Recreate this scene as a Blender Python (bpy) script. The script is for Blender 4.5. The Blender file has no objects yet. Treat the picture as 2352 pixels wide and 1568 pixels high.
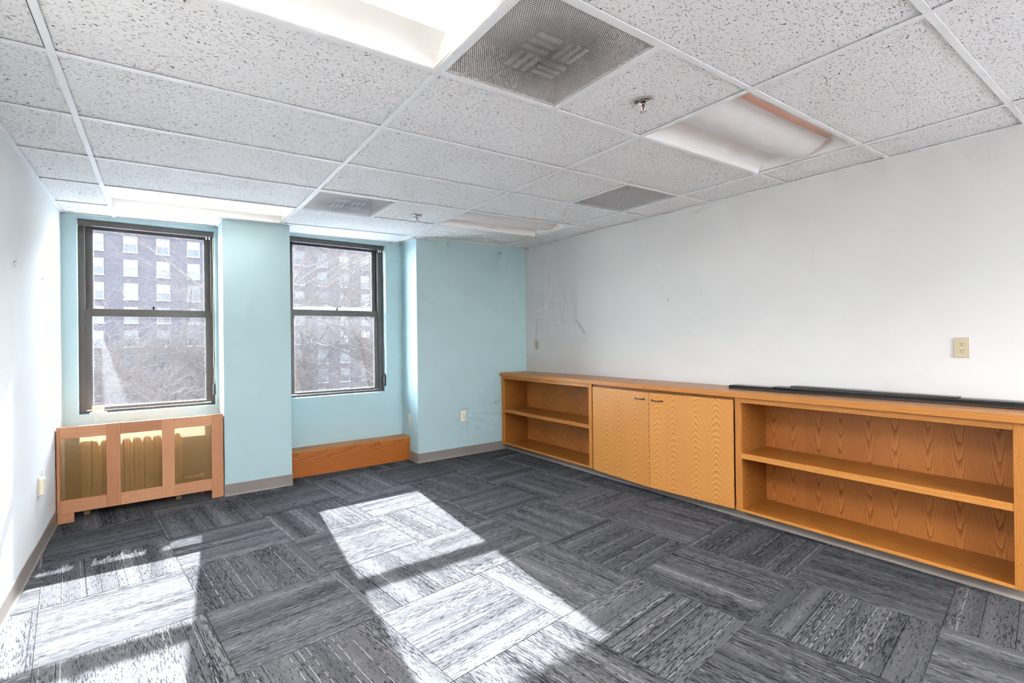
import bpy, math, random
from mathutils import Vector, Matrix

random.seed(7)
scene = bpy.context.scene
COL = scene.collection
PI = math.pi

# ------------------------------------------------------------------ camera
CAM_H = 1.3154
F_PX, YAW, PITCH, ROLL, SX, SY = 1122.22, 0.62382, 0.00210, -0.01167, -13.53, -6.35
fw = Vector((math.sin(YAW) * math.cos(PITCH), math.cos(YAW) * math.cos(PITCH), math.sin(PITCH)))
rt = Vector((math.cos(YAW), -math.sin(YAW), 0.0))
up = rt.cross(fw)
r2 = rt * math.cos(ROLL) + up * math.sin(ROLL)
u2 = -rt * math.sin(ROLL) + up * math.cos(ROLL)
cam_data = bpy.data.cameras.new('camera')
cam = bpy.data.objects.new('camera', cam_data)
COL.objects.link(cam)
cam.matrix_world = Matrix(((r2.x, u2.x, -fw.x, 0), (r2.y, u2.y, -fw.y, 0), (r2.z, u2.z, -fw.z, CAM_H), (0, 0, 0, 1)))
cam_data.sensor_width = 36.0
cam_data.lens = F_PX / 2352 * 36.0
cam_data.shift_x = -SX / 2352
cam_data.shift_y = SY / 2352
cam_data.clip_start = 0.02
cam_data.clip_end = 400
scene.camera = cam

# ------------------------------------------------------------------ world, sun, exposure
SUN_AZ, SUN_EL = math.radians(5.5), math.radians(30.6)
world = bpy.data.worlds.new('sky')
scene.world = world
world.use_nodes = True
wt = world.node_tree
wt.nodes.clear()
sky = wt.nodes.new('ShaderNodeTexSky')
sky.sky_type = 'NISHITA'
sky.sun_disc = False
sky.sun_elevation = SUN_EL
sky.sun_rotation = SUN_AZ
sky.air_density = 1.0
sky.dust_density = 0.5
sky.ozone_density = 0.6
bgn = wt.nodes.new('ShaderNodeBackground')
bgn.inputs['Strength'].default_value = 1.45
wo = wt.nodes.new('ShaderNodeOutputWorld')
hsv = wt.nodes.new('ShaderNodeHueSaturation')
hsv.inputs['Saturation'].default_value = 0.28
wt.links.new(sky.outputs[0], hsv.inputs['Color'])
wt.links.new(hsv.outputs[0], bgn.inputs['Color'])
wt.links.new(bgn.outputs[0], wo.inputs['Surface'])


def add_sun(name, az, el, strength, angle, color):
    d = Vector((math.sin(az) * math.cos(el), math.cos(az) * math.cos(el), math.sin(el)))
    L = bpy.data.lights.new(name, 'SUN')
    L.energy = strength
    L.angle = math.radians(angle)
    L.color = color
    o = bpy.data.objects.new(name, L)
    COL.objects.link(o)
    o.rotation_euler = d.to_track_quat('Z', 'Y').to_euler()
    o.location = d * 60
    return o


add_sun('sun', SUN_AZ, SUN_EL, 18.5, 0.53, (1.0, 0.965, 0.91))
LAMP = 0.42                         # radiance of the lit baskets
LAMP_W = {-6: 30.0, -1: 26.0, 4: 1.4}        # watts of the tubes shining down, lamp row by lamp row; rearmost row is added fill

vs = scene.view_settings
vs.view_transform = 'Standard'
vs.look = 'None'
vs.exposure = 1.72
vs.gamma = 1.0
vs.use_curve_mapping = False
scene.cycles.use_denoising = True
scene.cycles.max_bounces = 7
scene.cycles.diffuse_bounces = 5
scene.cycles.glossy_bounces = 2
scene.cycles.transmission_bounces = 3
scene.cycles.transparent_max_bounces = 10
scene.cycles.use_adaptive_sampling = True
scene.cycles.adaptive_threshold = 0.13
scene.cycles.adaptive_min_samples = 12
scene.cycles.sample_clamp_indirect = 6.0
scene.cycles.caustics_reflective = False
scene.cycles.caustics_refractive = False


# ------------------------------------------------------------------ mesh helpers
class MB:
    def __init__(self):
        self.v, self.f, self.smooth = [], [], False

    def add(self, vs_, fs):
        n = len(self.v)
        self.v += [tuple(p) for p in vs_]
        self.f += [tuple(i + n for i in f) for f in fs]
        return self

    def box(self, x0, x1, y0, y1, z0, z1, b=0.0):
        if b <= 0:
            return self.add([(x0, y0, z0), (x1, y0, z0), (x1, y1, z0), (x0, y1, z0), (x0, y0, z1), (x1, y0, z1), (x1, y1, z1), (x0, y1, z1)],
                            [(0, 3, 2, 1), (4, 5, 6, 7), (0, 1, 5, 4), (1, 2, 6, 5), (2, 3, 7, 6), (3, 0, 4, 7)])
        b = min(b, (x1 - x0) * .45, (y1 - y0) * .45, (z1 - z0) * .45)
        lo, hi = (x0, y0, z0), (x1, y1, z1)
        vv, idx = [], {}
        for sx in (0, 1):
            for sy in (0, 1):
                for sz in (0, 1):
                    s = (sx, sy, sz)
                    for ax in range(3):
                        p = []
                        for k in range(3):
                            e = hi[k] if s[k] else lo[k]
                            if k != ax:
                                e += -b if s[k] else b
                            p.append(e)
                        idx[(s, ax)] = len(vv)
                        vv.append(p)
        ff = []
        for ax in range(3):
            o = [k for k in range(3) if k != ax]
            for sd in (0, 1):
                q = []
                for a_, c_ in ((0, 0), (1, 0), (1, 1), (0, 1)):
                    s = [0, 0, 0]
                    s[ax], s[o[0]], s[o[1]] = sd, a_, c_
                    q.append(idx[(tuple(s), ax)])
                flip = (sd == 0) ^ (ax == 1)
                ff.append(tuple(reversed(q)) if flip else tuple(q))
        for ax in range(3):
            o = [k for k in range(3) if k != ax]
            for a_ in (0, 1):
                for c_ in (0, 1):
                    s0, s1 = [0, 0, 0], [0, 0, 0]
                    s0[o[0]], s0[o[1]] = a_, c_
                    s1[o[0]], s1[o[1]] = a_, c_
                    s1[ax] = 1
                    s0, s1 = tuple(s0), tuple(s1)
                    ff.append((idx[(s0, o[0])], idx[(s1, o[0])], idx[(s1, o[1])], idx[(s0, o[1])]))
        for s in [(a_, b_, c_) for a_ in (0, 1) for b_ in (0, 1) for c_ in (0, 1)]:
            ff.append((idx[(s, 0)], idx[(s, 1)], idx[(s, 2)]))
        return self.add(vv, ff)

    def tube(self, p0, p1, r0, r1=None, n=12, cap=True):
        r1 = r0 if r1 is None else r1
        p0, p1 = Vector(p0), Vector(p1)
        d = (p1 - p0).normalized()
        a = d.orthogonal().normalized()
        c = d.cross(a)
        vv = []
        for p, r in ((p0, r0), (p1, r1)):
            for i in range(n):
                t = 2 * PI * i / n
                vv.append(p + (a * math.cos(t) + c * math.sin(t)) * r)
        ff = [(i, (i + 1) % n, n + (i + 1) % n, n + i) for i in range(n)]
        if cap:
            ff += [tuple(reversed(range(n))), tuple(range(n, 2 * n))]
        return self.add(vv, ff)

    def path(self, pts, r, n=8):
        for a, b in zip(pts[:-1], pts[1:]):
            self.tube(a, b, r, r, n)
        return self

    def lathe(self, prof, axis_o=(0, 0, 0), n=24, cap=False):
        ox, oy, oz = axis_o
        vv = [(ox + r * math.cos(2 * PI * i / n), oy + r * math.sin(2 * PI * i / n), oz + z) for r, z in prof for i in range(n)]
        ff = [(k * n + i, k * n + (i + 1) % n, (k + 1) * n + (i + 1) % n, (k + 1) * n + i) for k in range(len(prof) - 1) for i in range(n)]
        if cap:
            ff += [tuple(reversed(range(n))), tuple(range((len(prof) - 1) * n, len(prof) * n))]
        return self.add(vv, ff)

    def prism(self, poly, lo, hi, ax='z'):
        """extrude a polygon (2D) along an axis"""
        def m(p, t):
            return {'z': (p[0], p[1], t), 'x': (t, p[0], p[1]), 'y': (p[0], t, p[1])}[ax]
        n = len(poly)
        vv = [m(p, lo) for p in poly] + [m(p, hi) for p in poly]
        ff = [tuple(reversed(range(n))), tuple(range(n, 2 * n))] + [(i, (i + 1) % n, n + (i + 1) % n, n + i) for i in range(n)]
        return self.add(vv, ff)

    def mesh(self, name):
        m = bpy.data.meshes.new(name)
        m.from_pydata(self.v, [], self.f)
        if self.smooth:
            m.polygons.foreach_set('use_smooth', [True] * len(m.polygons))
            m.set_sharp_from_angle(angle=math.radians(35))
        m.update()
        return m


def link(name, data, mat=None, parent=None, loc=(0, 0, 0), rotz=0.0):
    if isinstance(data, MB):
        data = data.mesh(name)
    o = bpy.data.objects.new(name, data)
    COL.objects.link(o)
    if mat is not None and data is not None and not data.materials:
        data.materials.append(mat)
    if parent is not None:
        o.parent = parent
    o.location = loc
    if rotz:
        o.rotation_euler = (0, 0, rotz)
    return o


def part(name, mb, mat, parent):
    """mesh given in world coordinates, made a child of an unrotated parent"""
    ox, oy, oz = origin(parent)
    mb.v = [(x - ox, y - oy, z - oz) for x, y, z in mb.v]
    return link(name, mb, mat, parent)


def origin(o):
    v = Vector((0, 0, 0))
    while o is not None:
        v += o.location
        o = o.parent
    return v


def tag(o, label, cat, group=None):
    o['label'] = label
    o['category'] = cat
    if group:
        o['group'] = group
    return o


def thing(name, label, cat, loc, rotz=0.0, group=None):
    return tag(link(name, None, None, None, loc, rotz), label, cat, group)


def struct(name, mb, mat):
    """one piece of the setting; mesh in world coordinates"""
    o = link(name, mb, mat)
    o['kind'] = 'structure'
    return o


def B(*a, **k):
    return MB().box(*a, **k)


# ------------------------------------------------------------------ material helpers
class G:
    def __init__(self, name, rough=0.5, spec=0.5, metal=0.0):
        self.m = bpy.data.materials.new(name)
        self.m.use_nodes = True
        self.t = self.m.node_tree
        self.t.nodes.clear()
        self.out = self.t.nodes.new('ShaderNodeOutputMaterial')
        self.p = self.t.nodes.new('ShaderNodeBsdfPrincipled')
        self.p.inputs['Roughness'].default_value = rough
        self.p.inputs['Specular IOR Level'].default_value = spec
        self.p.inputs['Metallic'].default_value = metal
        self.t.links.new(self.p.outputs[0], self.out.inputs['Surface'])

    def set(self, sock, v):
        if isinstance(v, bpy.types.NodeSocket):
            self.t.links.new(v, sock)
        elif isinstance(v, (tuple, list)) and len(v) == 3 and sock.type == 'RGBA':
            sock.default_value = (*v, 1)
        else:
            sock.default_value = v

    def n(self, typ, out=0, ins=None, **props):
        nd = self.t.nodes.new('ShaderNode' + typ)
        for k, v in props.items():
            setattr(nd, k, v)
        for k, v in (ins or {}).items():
            self.set(nd.inputs[k], v)
        return nd.outputs[out]

    def math(self, op, a, b=0.0, c=0.0, clamp=False):
        return self.n('Math', 0, {0: a, 1: b, 2: c}, operation=op, use_clamp=clamp)

    def vec(self, op, a, b=(0, 0, 0), out=0):
        return self.n('VectorMath', out, {0: a, 1: b}, operation=op)

    def co(self):
        return self.n('TexCoord', 'Object')

    def sep(self, v):
        nd = self.t.nodes.new('ShaderNodeSeparateXYZ')
        self.set(nd.inputs[0], v)
        return nd.outputs[0], nd.outputs[1], nd.outputs[2]

    def comb(self, x, y, z):
        return self.n('CombineXYZ', 0, {0: x, 1: y, 2: z})

    def noise(self, v, scale, detail=2.0, rough=0.5, dist=0.0, dims='3D', w=None):
        i = {'Scale': scale, 'Detail': detail, 'Roughness': rough, 'Distortion': dist}
        if dims != '1D':
            i['Vector'] = v
        if w is not None:
            i['W'] = w
        return self.n('TexNoise', 0, i, noise_dimensions=dims)

    def ramp(self, f, stops, mode='LINEAR'):
        nd = self.t.nodes.new('ShaderNodeValToRGB')
        self.set(nd.inputs[0], f)
        cr = nd.color_ramp
        cr.interpolation = mode
        while len(cr.elements) < len(stops):
            cr.elements.new(1.0)
        for e, (p, c) in zip(cr.elements, stops):
            e.position = p
            e.color = (*c, 1) if len(c) == 3 else c
        return nd.outputs[0]

    def mix(self, f, a, b, mode='MIX'):
        nd = self.t.nodes.new('ShaderNodeMix')
        nd.data_type = 'RGBA'
        nd.blend_type = mode
        self.set(nd.inputs[0], f)
        self.set(nd.inputs[6], a)
        self.set(nd.inputs[7], b)
        return nd.outputs[2]

    def rnd(self):
        return self.n('ObjectInfo', 'Random')

    def bump(self, h, strength=0.3, dist=0.002):
        b = self.n('Bump', 0, {'Height': h, 'Strength': strength, 'Distance': dist})
        self.t.links.new(b, self.p.inputs['Normal'])

    def col(self, c):
        self.set(self.p.inputs['Base Color'], c)
        return self


def srgb(r, g, b):
    def f(c):
        c /= 255
        return c / 12.92 if c <= 0.04045 else ((c + 0.055) / 1.055) ** 2.4
    return (f(r), f(g), f(b))


def plain(name, c, rough=0.5, metal=0.0, var=0.06, scale=8.0, spec=0.5):
    g = G(name, rough, spec, metal)
    nz = g.noise(g.co(), scale, 3.0)
    lo = tuple(x * (1 - var) for x in c)
    hi = tuple(min(1, x * (1 + var)) for x in c)
    g.col(g.ramp(nz, [(0.3, lo), (0.7, hi)]))
    return g.m


def paint(name, c, var=0.025):
    g = G(name, 0.62, 0.35)
    co = g.co()
    nz = g.noise(co, 1.3, 4.0, 0.6)
    lo = tuple(x * (1 - var) for x in c)
    hi = tuple(min(1, x * (1 + var)) for x in c)
    g.col(g.ramp(nz, [(0.3, lo), (0.7, hi)]))
    g.bump(g.noise(co, 260, 2.0), 0.08, 0.001)
    return g.m


def wood(name, light, dark, along, across, strip=0.0, cath=0.0, freq=55.0, contrast=1.0, rough=0.38, seed=0.0, pore=0.5):
    """oak: `along` and `across` are the grain axes of the object ('x','y','z');
    strip>0 lays bookmatched veneer leaves of that width with cathedral figure"""
    g = G(name, rough, 0.30)
    ax = dict(zip('xyz', g.sep(g.co())))
    l, a = ax[along], ax[across]
    third = ax[[k for k in 'xyz' if k not in (along, across)][0]]
    rnd = g.math('MULTIPLY', g.rnd(), 7.3)
    if strip > 0:
        u = g.math('DIVIDE', g.math('ADD', a, g.math('ADD', rnd, seed)), strip)
        leaf = g.math('FLOOR', u)
        pp = g.math('PINGPONG', u, 1.0)
        ca = g.math('MULTIPLY', g.math('SUBTRACT', pp, 0.55), strip)
        lr = g.n('TexWhiteNoise', 0, {'W': leaf}, noise_dimensions='1D')
    else:
        ca, lr, leaf = a, rnd, rnd
    wob = g.noise(g.comb(g.math('MULTIPLY', l, 3.0), g.math('MULTIPLY', ca, 14.0), leaf), 1.0, 3.0, 0.55)
    fine = g.noise(g.comb(g.math('MULTIPLY', l, 22.0), g.math('MULTIPLY', ca, 60.0), leaf), 1.0, 2.0, 0.5)
    if cath:
        q = g.math('MULTIPLY', g.math('MULTIPLY', ca, ca), cath)
        v = g.math('ADD', g.math('MULTIPLY', l, freq * 0.42), q)
    else:
        v = g.math('MULTIPLY', g.math('ADD', ca, g.math('MULTIPLY', third, 0.7)), freq)
    v = g.math('ADD', v, g.math('MULTIPLY', wob, 1.9 if cath else 4.2))
    v = g.math('ADD', v, g.math('MULTIPLY', fine, 0.55))
    v = g.math('ADD', v, g.math('MULTIPLY', lr, 5.0))
    saw = g.math('FRACT', v)
    ring = g.math('POWER', saw, 2.6)
    por = g.noise(g.comb(g.math('MULTIPLY', l, 28.0), g.math('MULTIPLY', a, 520.0), g.math('MULTIPLY', third, 520.0)), 1.0, 1.0)
    por = g.math('MULTIPLY', g.math('GREATER_THAN', por, 0.60), pore)
    f = g.math('ADD', g.math('MULTIPLY', ring, 0.75 * contrast), g.math('MULTIPLY', por, 0.33), clamp=True)
    leafv = g.math('MULTIPLY', g.math('SUBTRACT', lr, 0.5), 0.22 if strip else 0.10)
    f = g.math('ADD', f, leafv, clamp=True)
    tone = g.noise(g.co(), 2.2, 2.0)
    c = g.mix(f, light, dark)
    c = g.mix(g.math('MULTIPLY', tone, 0.25), c, tuple(x * 0.72 for x in light))
    g.col(c)
    g.bump(g.math('SUBTRACT', 1.0, f), 0.12, 0.0008)
    return g.m


def perforated(name, c, pitch, hole, rough=0.5, metal=0.0, soot=0.0, glow=0.0):
    """sheet with a hexagonal pattern of real see-through holes, local x/y (or x/z when the sheet stands)"""
    g = G(name, rough, 0.4, metal)
    x, y, z = g.sep(g.co())
    yy = g.math('ADD', y, z)
    h = pitch * 1.732

    def lattice(ox, oy):
        fx = g.math('SUBTRACT', g.math('FRACT', g.math('ADD', g.math('DIVIDE', x, pitch), 50 + ox)), 0.5)
        fy = g.math('SUBTRACT', g.math('FRACT', g.math('ADD', g.math('DIVIDE', yy, h), 50 + oy)), 0.5)
        a = g.math('MULTIPLY', fx, pitch)
        b = g.math('MULTIPLY', fy, h)
        return g.math('SQRT', g.math('ADD', g.math('MULTIPLY', a, a), g.math('MULTIPLY', b, b)))
    d = g.math('MINIMUM', lattice(0, 0), lattice(0.5, 0.5))
    mask = g.math('LESS_THAN', d, hole)
    base = c
    if soot:
        r = g.math('SQRT', g.math('ADD', g.math('MULTIPLY', x, x), g.math('MULTIPLY', y, y)))
        nz = g.noise(g.co(), 5.0, 5.0, 0.65, 1.2)
        s1 = g.math('POWER', g.math('SUBTRACT', 1.0, g.math('DIVIDE', r, 0.27), clamp=True), 0.8)
        s = g.math('MULTIPLY', g.math('MULTIPLY', s1, g.math('MULTIPLY', nz, 1.9)), soot, clamp=True)
        base = g.mix(s, c, (0.030, 0.026, 0.025))
    g.col(base)
    tr = g.n('BsdfTransparent')
    mx = g.t.nodes.new('ShaderNodeMixShader')
    g.t.links.new(mask, mx.inputs[0])
    srf = g.p.outputs[0]
    if glow:                                       # light from behind catches the walls of the holes
        ms_ = g.t.nodes.new('ShaderNodeMixShader')
        ms_.inputs[0].default_value = glow
        g.t.links.new(srf, ms_.inputs[1])
        g.t.links.new(g.n('BsdfTranslucent', 0, {'Color': (0.95, 0.80, 0.55)}), ms_.inputs[2])
        srf = ms_.outputs[0]
    g.t.links.new(srf, mx.inputs[1])
    g.t.links.new(tr, mx.inputs[2])
    g.t.links.new(mx.outputs[0], g.out.inputs['Surface'])
    return g.m


def emissive(name, c, strength):
    g = G(name, 0.5)
    g.col(c)
    g.set(g.p.inputs['Emission Color'], c)
    g.p.inputs['Emission Strength'].default_value = strength
    return g.m


# ------------------------------------------------------------------ materials
m_white = paint('white_wall_paint', (0.640, 0.618, 0.600))
m_white_l = paint('white_wall_paint_cool', (0.70, 0.70, 0.70))
m_teal = paint('pale_teal_paint', (0.412, 0.548, 0.565))
m_base = plain('taupe_vinyl', srgb(132, 122, 116), 0.45, var=0.05, scale=3)
m_bronze = plain('bronze_aluminium', (0.098, 0.084, 0.077), 0.42, 0.0, 0.12, 5)
m_bronze2 = plain('dark_bronze_aluminium', (0.058, 0.054, 0.054), 0.4, 0.0, 0.12, 5)
m_dark = plain('dark_plenum', (0.03, 0.028, 0.026), 0.9)
m_tee = plain('white_enamel_steel', (0.87, 0.87, 0.87), 0.4, 0.0, 0.02, 6)
m_chrome = plain('chrome', (0.72, 0.72, 0.74), 0.16, 1.0, 0.02)
m_red = plain('red_glass_bulb', (0.35, 0.008, 0.008), 0.12)
m_ivory = plain('ivory_plastic', srgb(188, 174, 146), 0.38, 0, 0.03)
m_ivory2 = plain('pale_ivory_plastic', srgb(226, 216, 196), 0.38, 0, 0.03)
m_plastic = plain('white_plastic', (0.82, 0.81, 0.79), 0.35, 0, 0.03)
m_slot = plain('dark_slot', (0.02, 0.017, 0.015), 0.7)
m_black = plain('black_anodised', (0.010, 0.009, 0.009), 0.24, 0.0, 0.3, 12)
m_handle = plain('dark_bronze_handle', (0.055, 0.038, 0.032), 0.35, 0.6, 0.1)
m_troffer = plain('white_reflector_enamel', (0.84, 0.83, 0.81), 0.45, 0, 0.015)
m_basket_off = plain('white_basket_enamel', (0.82, 0.78, 0.77), 0.5, 0, 0.02)
m_lit = emissive('lit_lamp_diffuser', (1.0, 0.975, 0.915), LAMP)
m_dim = emissive('dim_lamp_tube', (1.0, 0.48, 0.28), 0.30)
m_duct = plain('grey_duct_metal', (0.30, 0.285, 0.27), 0.6, 0, 0.1)
m_vane = plain('vent_vane_metal', (0.54, 0.52, 0.495), 0.5, 0, 0.1)
m_perf_dirty = perforated('sooty_perforated_steel', (0.72, 0.69, 0.665), 0.0086, 0.0029, soot=0.85)
m_perf = perforated('grey_perforated_steel', (0.66, 0.66, 0.65), 0.0105, 0.0030)
m_brass = perforated('brass_perforated_sheet', (0.37, 0.21, 0.062), 0.0075, 0.0028, 0.45, 0.2, glow=0.13)
m_iron = plain('gold_painted_cast_iron', (0.26, 0.15, 0.055), 0.5, 0, 0.15)
m_cord = plain('cream_cord', (0.72, 0.64, 0.50), 0.7)

oak_l, oak_d = (0.60, 0.250, 0.056), (0.36, 0.120, 0.020)
m_oak_y = wood('oak_edge_lengthwise', oak_l, oak_d, 'y', 'z', freq=60, contrast=0.6)
m_oak_z = wood('oak_stile', oak_l, oak_d, 'z', 'y', freq=70, contrast=0.55)
m_oak_top = wood('oak_worktop', (0.47, 0.205, 0.064), (0.28, 0.104, 0.026), 'y', 'x', strip=0.21, cath=150, freq=9, contrast=0.55, rough=0.3)
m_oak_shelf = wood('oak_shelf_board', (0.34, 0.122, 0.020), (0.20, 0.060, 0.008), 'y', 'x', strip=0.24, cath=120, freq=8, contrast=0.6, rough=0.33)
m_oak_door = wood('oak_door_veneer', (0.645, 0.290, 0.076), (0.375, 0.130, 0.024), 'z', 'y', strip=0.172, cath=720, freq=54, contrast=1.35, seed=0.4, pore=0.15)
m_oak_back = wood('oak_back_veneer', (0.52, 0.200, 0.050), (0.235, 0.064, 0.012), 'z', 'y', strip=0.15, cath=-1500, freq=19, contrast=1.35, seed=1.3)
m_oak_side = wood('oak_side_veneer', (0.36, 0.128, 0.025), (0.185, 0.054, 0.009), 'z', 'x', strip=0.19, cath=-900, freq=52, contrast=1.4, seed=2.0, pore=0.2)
m_oak_ledge = wood('oak_ledge_board', (0.46, 0.135, 0.020), (0.240, 0.058, 0.008), 'x', 'z', strip=0.30, cath=300, freq=9, contrast=1.0)
m_cherry_z = wood('beech_stile', (0.62, 0.305, 0.16), (0.42, 0.175, 0.08), 'z', 'x', freq=48, contrast=0.4, rough=0.5)
m_cherry_x = wood('beech_rail', (0.62, 0.305, 0.16), (0.38, 0.155, 0.07), 'x', 'z', freq=48, contrast=0.5, rough=0.5)


def carpet_material():
    g = G('grey_loop_carpet', 0.95, 0.08)
    x, y, z = g.sep(g.co())
    rnd = g.rnd()
    RW = 0.0034
    row = g.math('FLOOR', g.math('DIVIDE', y, RW))
    rr = g.n('TexWhiteNoise', 0, {'W': g.math('ADD', row, g.math('MULTIPLY', rnd, 911.0))}, noise_dimensions='1D')
    r3 = g.n('TexWhiteNoise', 0, {'W': g.math('ADD', row, g.math('MULTIPLY', rnd, 377.0))}, noise_dimensions='1D')
    st = g.noise(g.comb(g.math('ADD', g.math('MULTIPLY', x, 19.0), g.math('MULTIPLY', rr, 61.0)), g.math('MULTIPLY', rr, 37.0), 0.0), 1.0, 1.5, 0.6, 0.0, '2D')
    band = g.noise(None, 1.0, 1.0, 0.5, 0.0, '1D', w=g.math('ADD', g.math('MULTIPLY', y, 9.0), g.math('MULTIPLY', rnd, 53.0)))
    band2 = g.noise(g.comb(g.math('MULTIPLY', x, 2.2), g.math('MULTIPLY', y, 9.0), g.math('MULTIPLY', rnd, 29.0)), 1.0, 1.0)
    sp = g.noise(g.co(), 520.0, 1.5, 0.6)
    # thin dark dashes, thick in some bands and nearly absent in others
    thr = g.math('ADD', 0.20, g.math('MULTIPLY', band2, 0.44))
    dash = g.math('MULTIPLY', g.math('SUBTRACT', thr, st), 9.0, clamp=True)
    lite = g.math('MULTIPLY', g.math('SUBTRACT', st, 0.60), 6.0, clamp=True)
    v = g.math('ADD', 0.48, g.math('MULTIPLY', g.math('SUBTRACT', band, 0.5), 0.32))
    v = g.math('ADD', v, g.math('MULTIPLY', g.math('SUBTRACT', sp, 0.5), 0.75))
    v = g.math('SUBTRACT', v, g.math('MULTIPLY', dash, 0.27))
    v = g.math('ADD', v, g.math('MULTIPLY', lite, 0.12))
    hi = g.math('MULTIPLY', g.math('GREATER_THAN', r3, 0.965), g.math('GREATER_THAN', st, 0.44))
    lo = g.math('MULTIPLY', g.math('LESS_THAN', r3, 0.04), g.math('GREATER_THAN', st, 0.40))
    v = g.math('ADD', v, g.math('MULTIPLY', hi, 0.26))
    v = g.math('SUBTRACT', v, g.math('MULTIPLY', lo, 0.34))
    v = g.math('ADD', v, g.math('MULTIPLY', g.math('SUBTRACT', rnd, 0.5), 0.08))
    g.col(g.ramp(v, [(0.10, (0.007, 0.0075, 0.010)), (0.31, (0.028, 0.029, 0.033)), (0.55, (0.088, 0.089, 0.095)), (0.85, (0.26, 0.26, 0.267))]))
    loop = g.math('ABSOLUTE', g.math('SUBTRACT', g.math('FRACT', g.math('DIVIDE', y, RW)), 0.5))
    g.bump(g.math('ADD', g.math('MULTIPLY', loop, -1.6), sp), 0.4, 0.003)
    return g.m


def ceiling_material():
    g = G('fissured_mineral_board', 0.9, 0.15)
    co = g.co()
    off = g.math('MULTIPLY', g.rnd(), 71.0)
    x, y, z = g.sep(co)
    p = g.comb(g.math('ADD', x, off), g.math('ADD', y, off), 0.0)
    warp = g.noise(p, 14.0, 2.0)
    ang = g.math('MULTIPLY', warp, 9.0)
    jx = g.math('ADD', g.math('MULTIPLY', x, 1.0), g.math('MULTIPLY', g.math('SINE', ang), 0.010))
    jy = g.math('ADD', g.math('MULTIPLY', y, 1.0), g.math('MULTIPLY', g.math('COSINE', ang), 0.010))
    q = g.comb(g.math('ADD', jx, off), g.math('MULTIPLY', g.math('ADD', jy, off), 2.3), 0.0)
    fis = g.noise(q, 78.0, 2.0, 0.55, 0.6)
    pit = g.noise(p, 330.0, 1.0, 0.5)
    dens = g.noise(p, 3.5, 2.0)
    thr = g.math('SUBTRACT', 0.645, g.math('MULTIPLY', dens, 0.07))
    f1 = g.math('MULTIPLY', g.math('SUBTRACT', fis, thr), 22.0, clamp=True)
    f2 = g.math('MULTIPLY', g.math('SUBTRACT', pit, 0.70), 10.0, clamp=True)
    tone = g.noise(p, 1.7, 3.0)
    base = g.ramp(tone, [(0.3, (0.865, 0.85, 0.84)), (0.7, (0.885, 0.88, 0.87))])
    c = g.mix(g.math('MULTIPLY', f2, 0.35), base, (0.36, 0.33, 0.31))
    c = g.mix(g.math('MULTIPLY', f1, 0.88), c, (0.12, 0.105, 0.095))
    g.col(c)
    g.bump(g.math('SUBTRACT', 1.0, g.math('MAXIMUM', f1, g.math('MULTIPLY', f2, 0.4))), 0.6, 0.003)
    return g.m


m_carpet = carpet_material()
m_tile = ceiling_material()

# ------------------------------------------------------------------ room dimensions (metres, camera stands over the origin)
XL, XR = -0.597, 3.783
YF, YA, YB = 4.822, 5.200, -2.45
P0, P1, AR = 0.480, 1.022, 2.292      # pier left, pier right, right side of the second alcove
GX, GY, GYAW, H0, TX, TY = 0.9239, 1.7276, -0.00899, 2.3669, 0.0200, 0.00353
T2 = 0.6096
WALLTOP = 2.70
W1 = dict(x0=-0.502, x1=0.455, z0=0.748, z1=2.338, fl=0.040, fr=0.026)
W2 = dict(x0=1.088, x1=2.096, z0=0.756, z1=2.378, fl=0.028, fr=0.058)


def ceil_z(x, y):
    return H0 + TX * x + TY * (y - 3.0)


# ------------------------------------------------------------------ walls
struct('wall_left', B(XL - 0.12, XL, YB - 0.12, 5.55, -0.05, WALLTOP), m_white_l)
struct('wall_right', B(XR, XR + 0.12, YB - 0.12, 5.55, -0.05, WALLTOP), m_white)
W_FILL = dict(x0=1.90, x1=3.60, z0=0.85, z1=2.30)  # opening for the added fill window
wr = MB()
for x0, x1, z0, z1 in ((XL, W_FILL['x0'], -0.05, WALLTOP), (W_FILL['x1'], XR, -0.05, WALLTOP), (W_FILL['x0'], W_FILL['x1'], -0.05, W_FILL['z0']), (W_FILL['x0'], W_FILL['x1'], W_FILL['z1'], WALLTOP)):
    wr.box(x0, x1, YB - 0.20, YB, z0, z1)
struct('wall_rear', wr, m_white)
wb = MB()
for x0, x1, z0, z1 in ((XL, W1['x0'], -0.05, WALLTOP), (W1['x0'], W1['x1'], -0.05, W1['z0']), (W1['x0'], W1['x1'], W1['z1'], WALLTOP),
                       (W1['x1'], W2['x0'], -0.05, WALLTOP), (W2['x0'], W2['x1'], -0.05, W2['z0']), (W2['x0'], W2['x1'], W2['z1'], WALLTOP),
                       (W2['x1'], XR, -0.05, WALLTOP)):
    wb.box(x0, x1, YA, YA + 0.32, z0, z1)
struct('wall_back', wb, m_teal)
struct('wall_pier', B(P0, P1, YF, YA, -0.05, WALLTOP, b=0.003), m_teal)
struct('wall_corner', B(AR, XR, YF, YA, -0.05, WALLTOP, b=0.003), m_teal)

# baseboards: vinyl cove base
def cove_profile():
    return [(0.0, 0.0), (0.012, 0.0), (0.0075, 0.006), (0.005, 0.014), (0.005, 0.097), (0.003, 0.100), (0.0, 0.100)]


def base_x(name, x0, x1, y):          # on a wall that faces the camera (-y)
    struct(name, MB().prism([(y - a, b) for a, b in cove_profile()], x0, x1, 'x'), m_base)


def base_y(name, y0, y1, x, s, h=0.100):       # on a wall that faces +-x
    struct(name, MB().prism([(x + s * a, min(b, h)) for a, b in cove_profile()], y0, y1, 'y'), m_base)


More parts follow.
